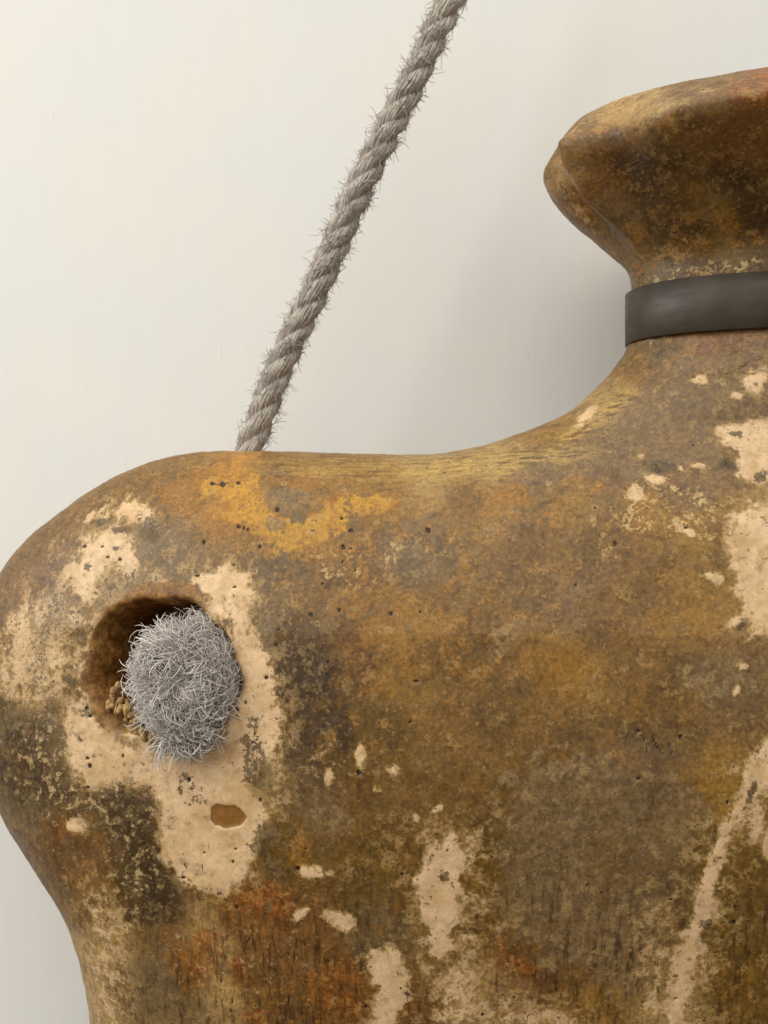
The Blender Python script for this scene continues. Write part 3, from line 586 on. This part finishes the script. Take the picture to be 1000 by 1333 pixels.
# ---------------- frayed rope end in the hole ----------------
def fibre_mat(name):
    k = NT(name); P = k.coords(); k.l(k.attr('tint', True), k.bsdf.inputs['Base Color']); k.bsdf.inputs['Roughness'].default_value = .85; k.bsdf.inputs['Specular IOR Level'].default_value = .12
    return k.m
FIB = fibre_mat('rope_fibre')
def tints(n, lo=(120,114,108), hi=(192,186,182), idx=None):
    t = rng.random(n)[:,None]**1.0; c = lin(lo)[None]*(1-t)+lin(hi)[None]*t; return c[idx]
tuft = empty('frayed_rope_end'); tuft['label'] = 'frayed grey rope end, a fuzzy tuft sticking out of the round shoulder hole'; tuft['category'] = 'rope end'
TC = np.array(ray_hit(FU, 239, 886)); TC = np.array([TC[0]-6, -128.0, TC[2]-2]); sc_ = (D-128-60)/D
TC = np.array([(243-500)*.858, -139.0, (884-666.5)*.858]); TR = np.array([36.5, 45., 43.])
def build_tuft():
    n = 40; th = np.linspace(0, math.pi, n); ph = np.linspace(0, 2*math.pi, 64, endpoint=False); T_, P_ = np.meshgrid(th, ph, indexing='ij')
    dirs = np.stack([np.sin(T_)*np.cos(P_), np.cos(T_), np.sin(T_)*np.sin(P_)], -1).reshape(-1, 3)
    V = TC+dirs*TR*.90*(1+.10*fbm(dirs*40, 16, 3, 2))[:,None]; i = np.arange(n-1)[:,None]*64; j = np.arange(64)[None,:]; j2 = (j+1) % 64
    Fc = np.stack([(i+j).ravel(), (i+j2).ravel(), (i+64+j2).ravel(), (i+64+j).ravel()], 1)
    new_mesh('knot', V, Fc, simple('rope_core', (150,142,136), .95, .35, 1/5, 2.0), tuft)
    # fibre bundles: each bundle has its own swirl so the tuft reads as combed-out yarns
    N = 9000; M = 10; nb = 170
    bd = rng.normal(size=(nb, 3)); bd[:,1] = -np.abs(bd[:,1])*1.1; bd /= np.linalg.norm(bd, axis=1)[:,None]
    b = rng.integers(0, nb, N); d0 = bd[b]+rng.normal(size=(N, 3))*.10; d0[:,1] -= .05; d0 /= np.linalg.norm(d0, axis=1)[:,None]
    tang = np.cross(rng.normal(size=(nb, 3)), bd); tang /= np.linalg.norm(tang, axis=1)[:,None]
    out = bd*np.array([1, .0, 1]); upper = sstep(.2, -.5, bd[:,2])[:,None]
    pref = out/np.maximum(np.linalg.norm(out, axis=1)[:,None], .2)*2.2+upper*np.array([[-.9, 0, -.15]])*(bd[:,:1] < .35)+np.array([[.25, 0, .25]])*(bd[:,2:] > .2)
    tang = tang*.60+pref; tang /= np.linalg.norm(tang, axis=1)[:,None]
    tg = tang[b]+rng.normal(size=(N, 3))*.22; curl = rng.normal(size=(nb, 3))[b]*.5+rng.normal(size=(N, 3))*.55; L = 24+rng.random(N)*34+20*(rng.random(N) < .04)
    lump = 1+.30*fbm(bd[b]*40, 22, 2, 15)+.04*rng.normal(size=nb)[b]; pos = TC+d0*TR*((.84+.12*rng.random(N))*lump)[:,None]; dirv = tg+d0*(.18+.5*rng.random(N)**3)[:,None]; path = np.empty((N, M, 3)); cur = pos.copy(); dv = dirv/np.linalg.norm(dirv, axis=1)[:,None]
    for k_ in range(M):
        path[:,k_] = cur; rel = (cur-TC)/TR; rn = np.linalg.norm(rel, axis=1)[:,None]; nrm = rel/rn
        dv = dv+np.cross(dv, curl)*.17+.04*rng.normal(size=(N, 3)); pull = (rn-1.10)*nrm*.9; dv = dv-.5*pull*(rn > 1.04)*(rng.random((N, 1)) > .12); dv /= np.linalg.norm(dv, axis=1)[:,None]
        cur = cur+dv*(L/M)[:,None]
    V, Fc, ix = tubes(path, .36+.26*rng.random(N), 3, np.concatenate([np.ones(M-2), [.8,.35]]))
    o = new_mesh('fibres', V, Fc, FIB, tuft, cols={'tint': tints(N, (184,175,167), (236,228,219), ix)}); o['kind'] = 'stuff'
    # the tail of loose fibres under the tuft and stray hairs
    N = 900; t = rng.random(N); base_ = TC+np.stack([-6+34*rng.random(N), -42-14*rng.random(N), 42+12*rng.random(N)], 1); dv = np.stack([rng.normal(size=N)*.55-.1, -.12+rng.normal(size=N)*.2, .8+rng.normal(size=N)*.45], 1)
    far = rng.random(N) < .22; dv[far] = np.stack([-1.0+rng.normal(size=far.sum())*.3, np.full(far.sum(), -.05), .35+rng.normal(size=far.sum())*.2], 1); L = 14+30*rng.random(N)+far*26
    dv /= np.linalg.norm(dv, axis=1)[:,None]; curl = rng.normal(size=(N, 3)); path = np.empty((N, M, 3)); cur = base_
    for k_ in range(M):
        path[:,k_] = cur; dv = dv+np.cross(dv, curl)*.16; dv /= np.linalg.norm(dv, axis=1)[:,None]; cur = cur+dv*(L/M)[:,None]
    V, Fc, ix = tubes(path, .5+.25*rng.random(N), 3, np.concatenate([np.ones(M-2), [.8,.35]]))
    o = new_mesh('loose_fibres', V, Fc, FIB, tuft, cols={'tint': tints(N, (168,160,150), (216,208,198), ix)}); o['kind'] = 'stuff'
build_tuft()

# ---------------- crumbled edge of the hole ----------------
def build_crumbs():
    Vs, Fs, o = [], [], 0
    spots = []
    for q in range(70):
        f = rng.random(); a = 148+f*72+5*rng.normal(); b = 900+72*f**.75+6*rng.normal(); spots.append((a, b, 2.2+4.5*rng.random()**1.5, 3+6*rng.random()**1.5))
    n, m = 10, 14; th = np.linspace(0, math.pi, n); ph = np.linspace(0, 2*math.pi, m, endpoint=False); T_, P_ = np.meshgrid(th, ph, indexing='ij'); d = np.stack([np.sin(T_)*np.cos(P_), np.cos(T_), np.sin(T_)*np.sin(P_)], -1).reshape(-1, 3)
    for a, b, r1, r2 in spots:
        u = a; v = b; y = -136-.15*(a-150)+5*rng.normal(); t = (D+y)/D; c = np.array([(u-500)*t, y, (v-666.5)*t])
        r = np.array([r1, (r1+r2)*.7, r2]); V = c+d*r; V = V+d*(3.4*fbm(V, 7, 3, 3)+1.4*fbm(V, 3, 2, 7))[:,None]; i = np.arange(n-1)[:,None]*m; j = np.arange(m)[None,:]; j2 = (j+1) % m
        Fs.append(np.stack([(i+j).ravel(), (i+j2).ravel(), (i+m+j2).ravel(), (i+m+j).ravel()], 1)+o); Vs.append(V); o += len(V)
    new_mesh('broken_edge', np.vstack(Vs), np.vstack(Fs), simple('crumbled_clay', (168,136,88), .85, .45, 1/6, 2.0), torso)['label'] = 'crumbled ochre clay along the lower left edge of the hole'
build_crumbs()

# =====================================================================
# the rope behind the shoulder
# =====================================================================
rope = empty('rope'); rope['label'] = 'grey twisted hairy rope running up slantwise against the wall from behind the shoulder'; rope['category'] = 'rope'
def build_rope():
    yR = 75.0; t = (D+yR)/D
    pts = [(640,-130),(616,-60),(586,0),(545,90),(497,185),(455,275),(412,375),(365,475),(327,575),(305,640),(290,700),(280,760)]
    ys = [78,77,76,76,76,76,76,78,84,112,150,176]
    C = np.array([((u-500)*t, y, (v-666.5)*t) for (u, v), y in zip(pts, ys)]); Pc = catmull3(C, 24)
    seg = np.r_[0, np.cumsum(np.linalg.norm(np.diff(Pc, axis=0), axis=1))]; n = int(seg[-1]/3.2); s_ = np.linspace(0, seg[-1], n); Pc = np.stack([np.interp(s_, seg, Pc[:,d]) for d in range(3)], 1)
    T = np.gradient(Pc, axis=0); T /= np.linalg.norm(T, axis=1)[:,None]; A = np.cross(T, [0,1,0]); A /= np.linalg.norm(A, axis=1)[:,None]; B = np.cross(T, A)
    R = 20.5; pitch = 118.0; rs = 11.0; cr = R-rs-.4; wob = 1.0*fbm(Pc, 60, 2, 3); Pc = Pc+A*wob[:,None]*1.4
    surf = []
    for k in range(3):
        ph = -2*math.pi*(s_/pitch+k/3); off = cr*(1+.16*fbm(Pc+k*99, 34, 2, 5)); ph = ph+.35*fbm(Pc+k*37, 60, 2, 15); Sc = Pc+off[:,None]*(np.cos(ph)[:,None]*A+np.sin(ph)[:,None]*B)
        St = np.gradient(Sc, axis=0); St /= np.linalg.norm(St, axis=1)[:,None]; a = np.cross(St, [0,1,0]); a /= np.linalg.norm(a, axis=1)[:,None]; b = np.cross(St, a)
        ny = 22; paths = []; swell = 1+.20*fbm(Sc, 24, 2, 40+k)
        for q in range(ny):
            pq = 2*math.pi*(s_/150)+2*math.pi*q/ny+.35*fbm(Sc+q*31, 26, 2, 6); rr = (rs-1.9)*swell+.9*fbm(Sc+q*57, 14, 2, 8); paths.append(Sc+rr[:,None]*(np.cos(pq)[:,None]*a+np.sin(pq)[:,None]*b))
        paths = np.array(paths); V, Fc, ix = tubes(paths, np.array([1.5+.6*rng.random() for _ in range(ny)]), 6)
        V2, F2, ix2 = tubes(Sc[None], rs-1.6, 10); ti = tints(ny+1, (164,155,142), (194,185,172), np.concatenate([ix, ix2+ny]))
        Vc = np.vstack([V, V2]); Vc = Vc+1.1*np.stack([fbm(Vc, 5, 2, 50+d) for d in range(3)], 1); ti = ti*(1+.30*fbm(Vc, 7, 3, 60))[:,None]
        new_mesh('strand', Vc, np.vstack([Fc, F2+len(V)]), FIB, rope, cols={'tint': ti}); surf.append(Sc)
    # hairy surface
    surf = np.array(surf)
    def hairs(N, lmin, lmax, lift, rad, name, along):
        M = 7; k = rng.integers(0, 3, N); i = rng.integers(2, n-3, N); c = surf[k, i]; ax_ = Pc[i]; T_ = T[i]; o_ = rng.normal(size=(N, 3)); o_ -= (o_*T_).sum(1)[:,None]*T_; o_ /= np.linalg.norm(o_, axis=1)[:,None]
        rel = c-ax_; rel /= np.linalg.norm(rel, axis=1)[:,None]; o_ = o_*.8+rel; o_ /= np.linalg.norm(o_, axis=1)[:,None]; p = c+o_*(rs-.2)
        dv = T_*(rng.choice([-1,1], N)[:,None])*along+np.cross(T_, o_)*rng.normal(size=(N, 1))*.7+o_*lift*rng.random((N, 1)); dv /= np.linalg.norm(dv, axis=1)[:,None]
        L = lmin+(lmax-lmin)*rng.random(N)**1.6; curl = rng.normal(size=(N, 3)); path = np.empty((N, M, 3)); cur = p.copy()
        for q in range(M):
            path[:,q] = cur; dv = dv+np.cross(dv, curl)*.13; dv /= np.linalg.norm(dv, axis=1)[:,None]; cur = cur+dv*(L/M)[:,None]
        V, Fc, ix = tubes(path, rad*(.7+.6*rng.random(N)), 3, np.concatenate([np.ones(M-2), [.8,.4]]))
        o = new_mesh(name, V, Fc, FIB, rope, cols={'tint': tints(N, (138,128,116), (200,192,180), ix)}); o['kind'] = 'stuff'
    hairs(4200, 10, 30, .03, .42, 'surface_fibres', 1.0)
    hairs(150, 6, 34, 1.3, .42, 'loose_fibres', .8)
def catmull3(C, k):
    a = catmull(C[:, [0,1]], k); b = catmull(C[:, [1,2]], k); return np.stack([a[:,0], a[:,1], b[:,1]], 1)
build_rope()
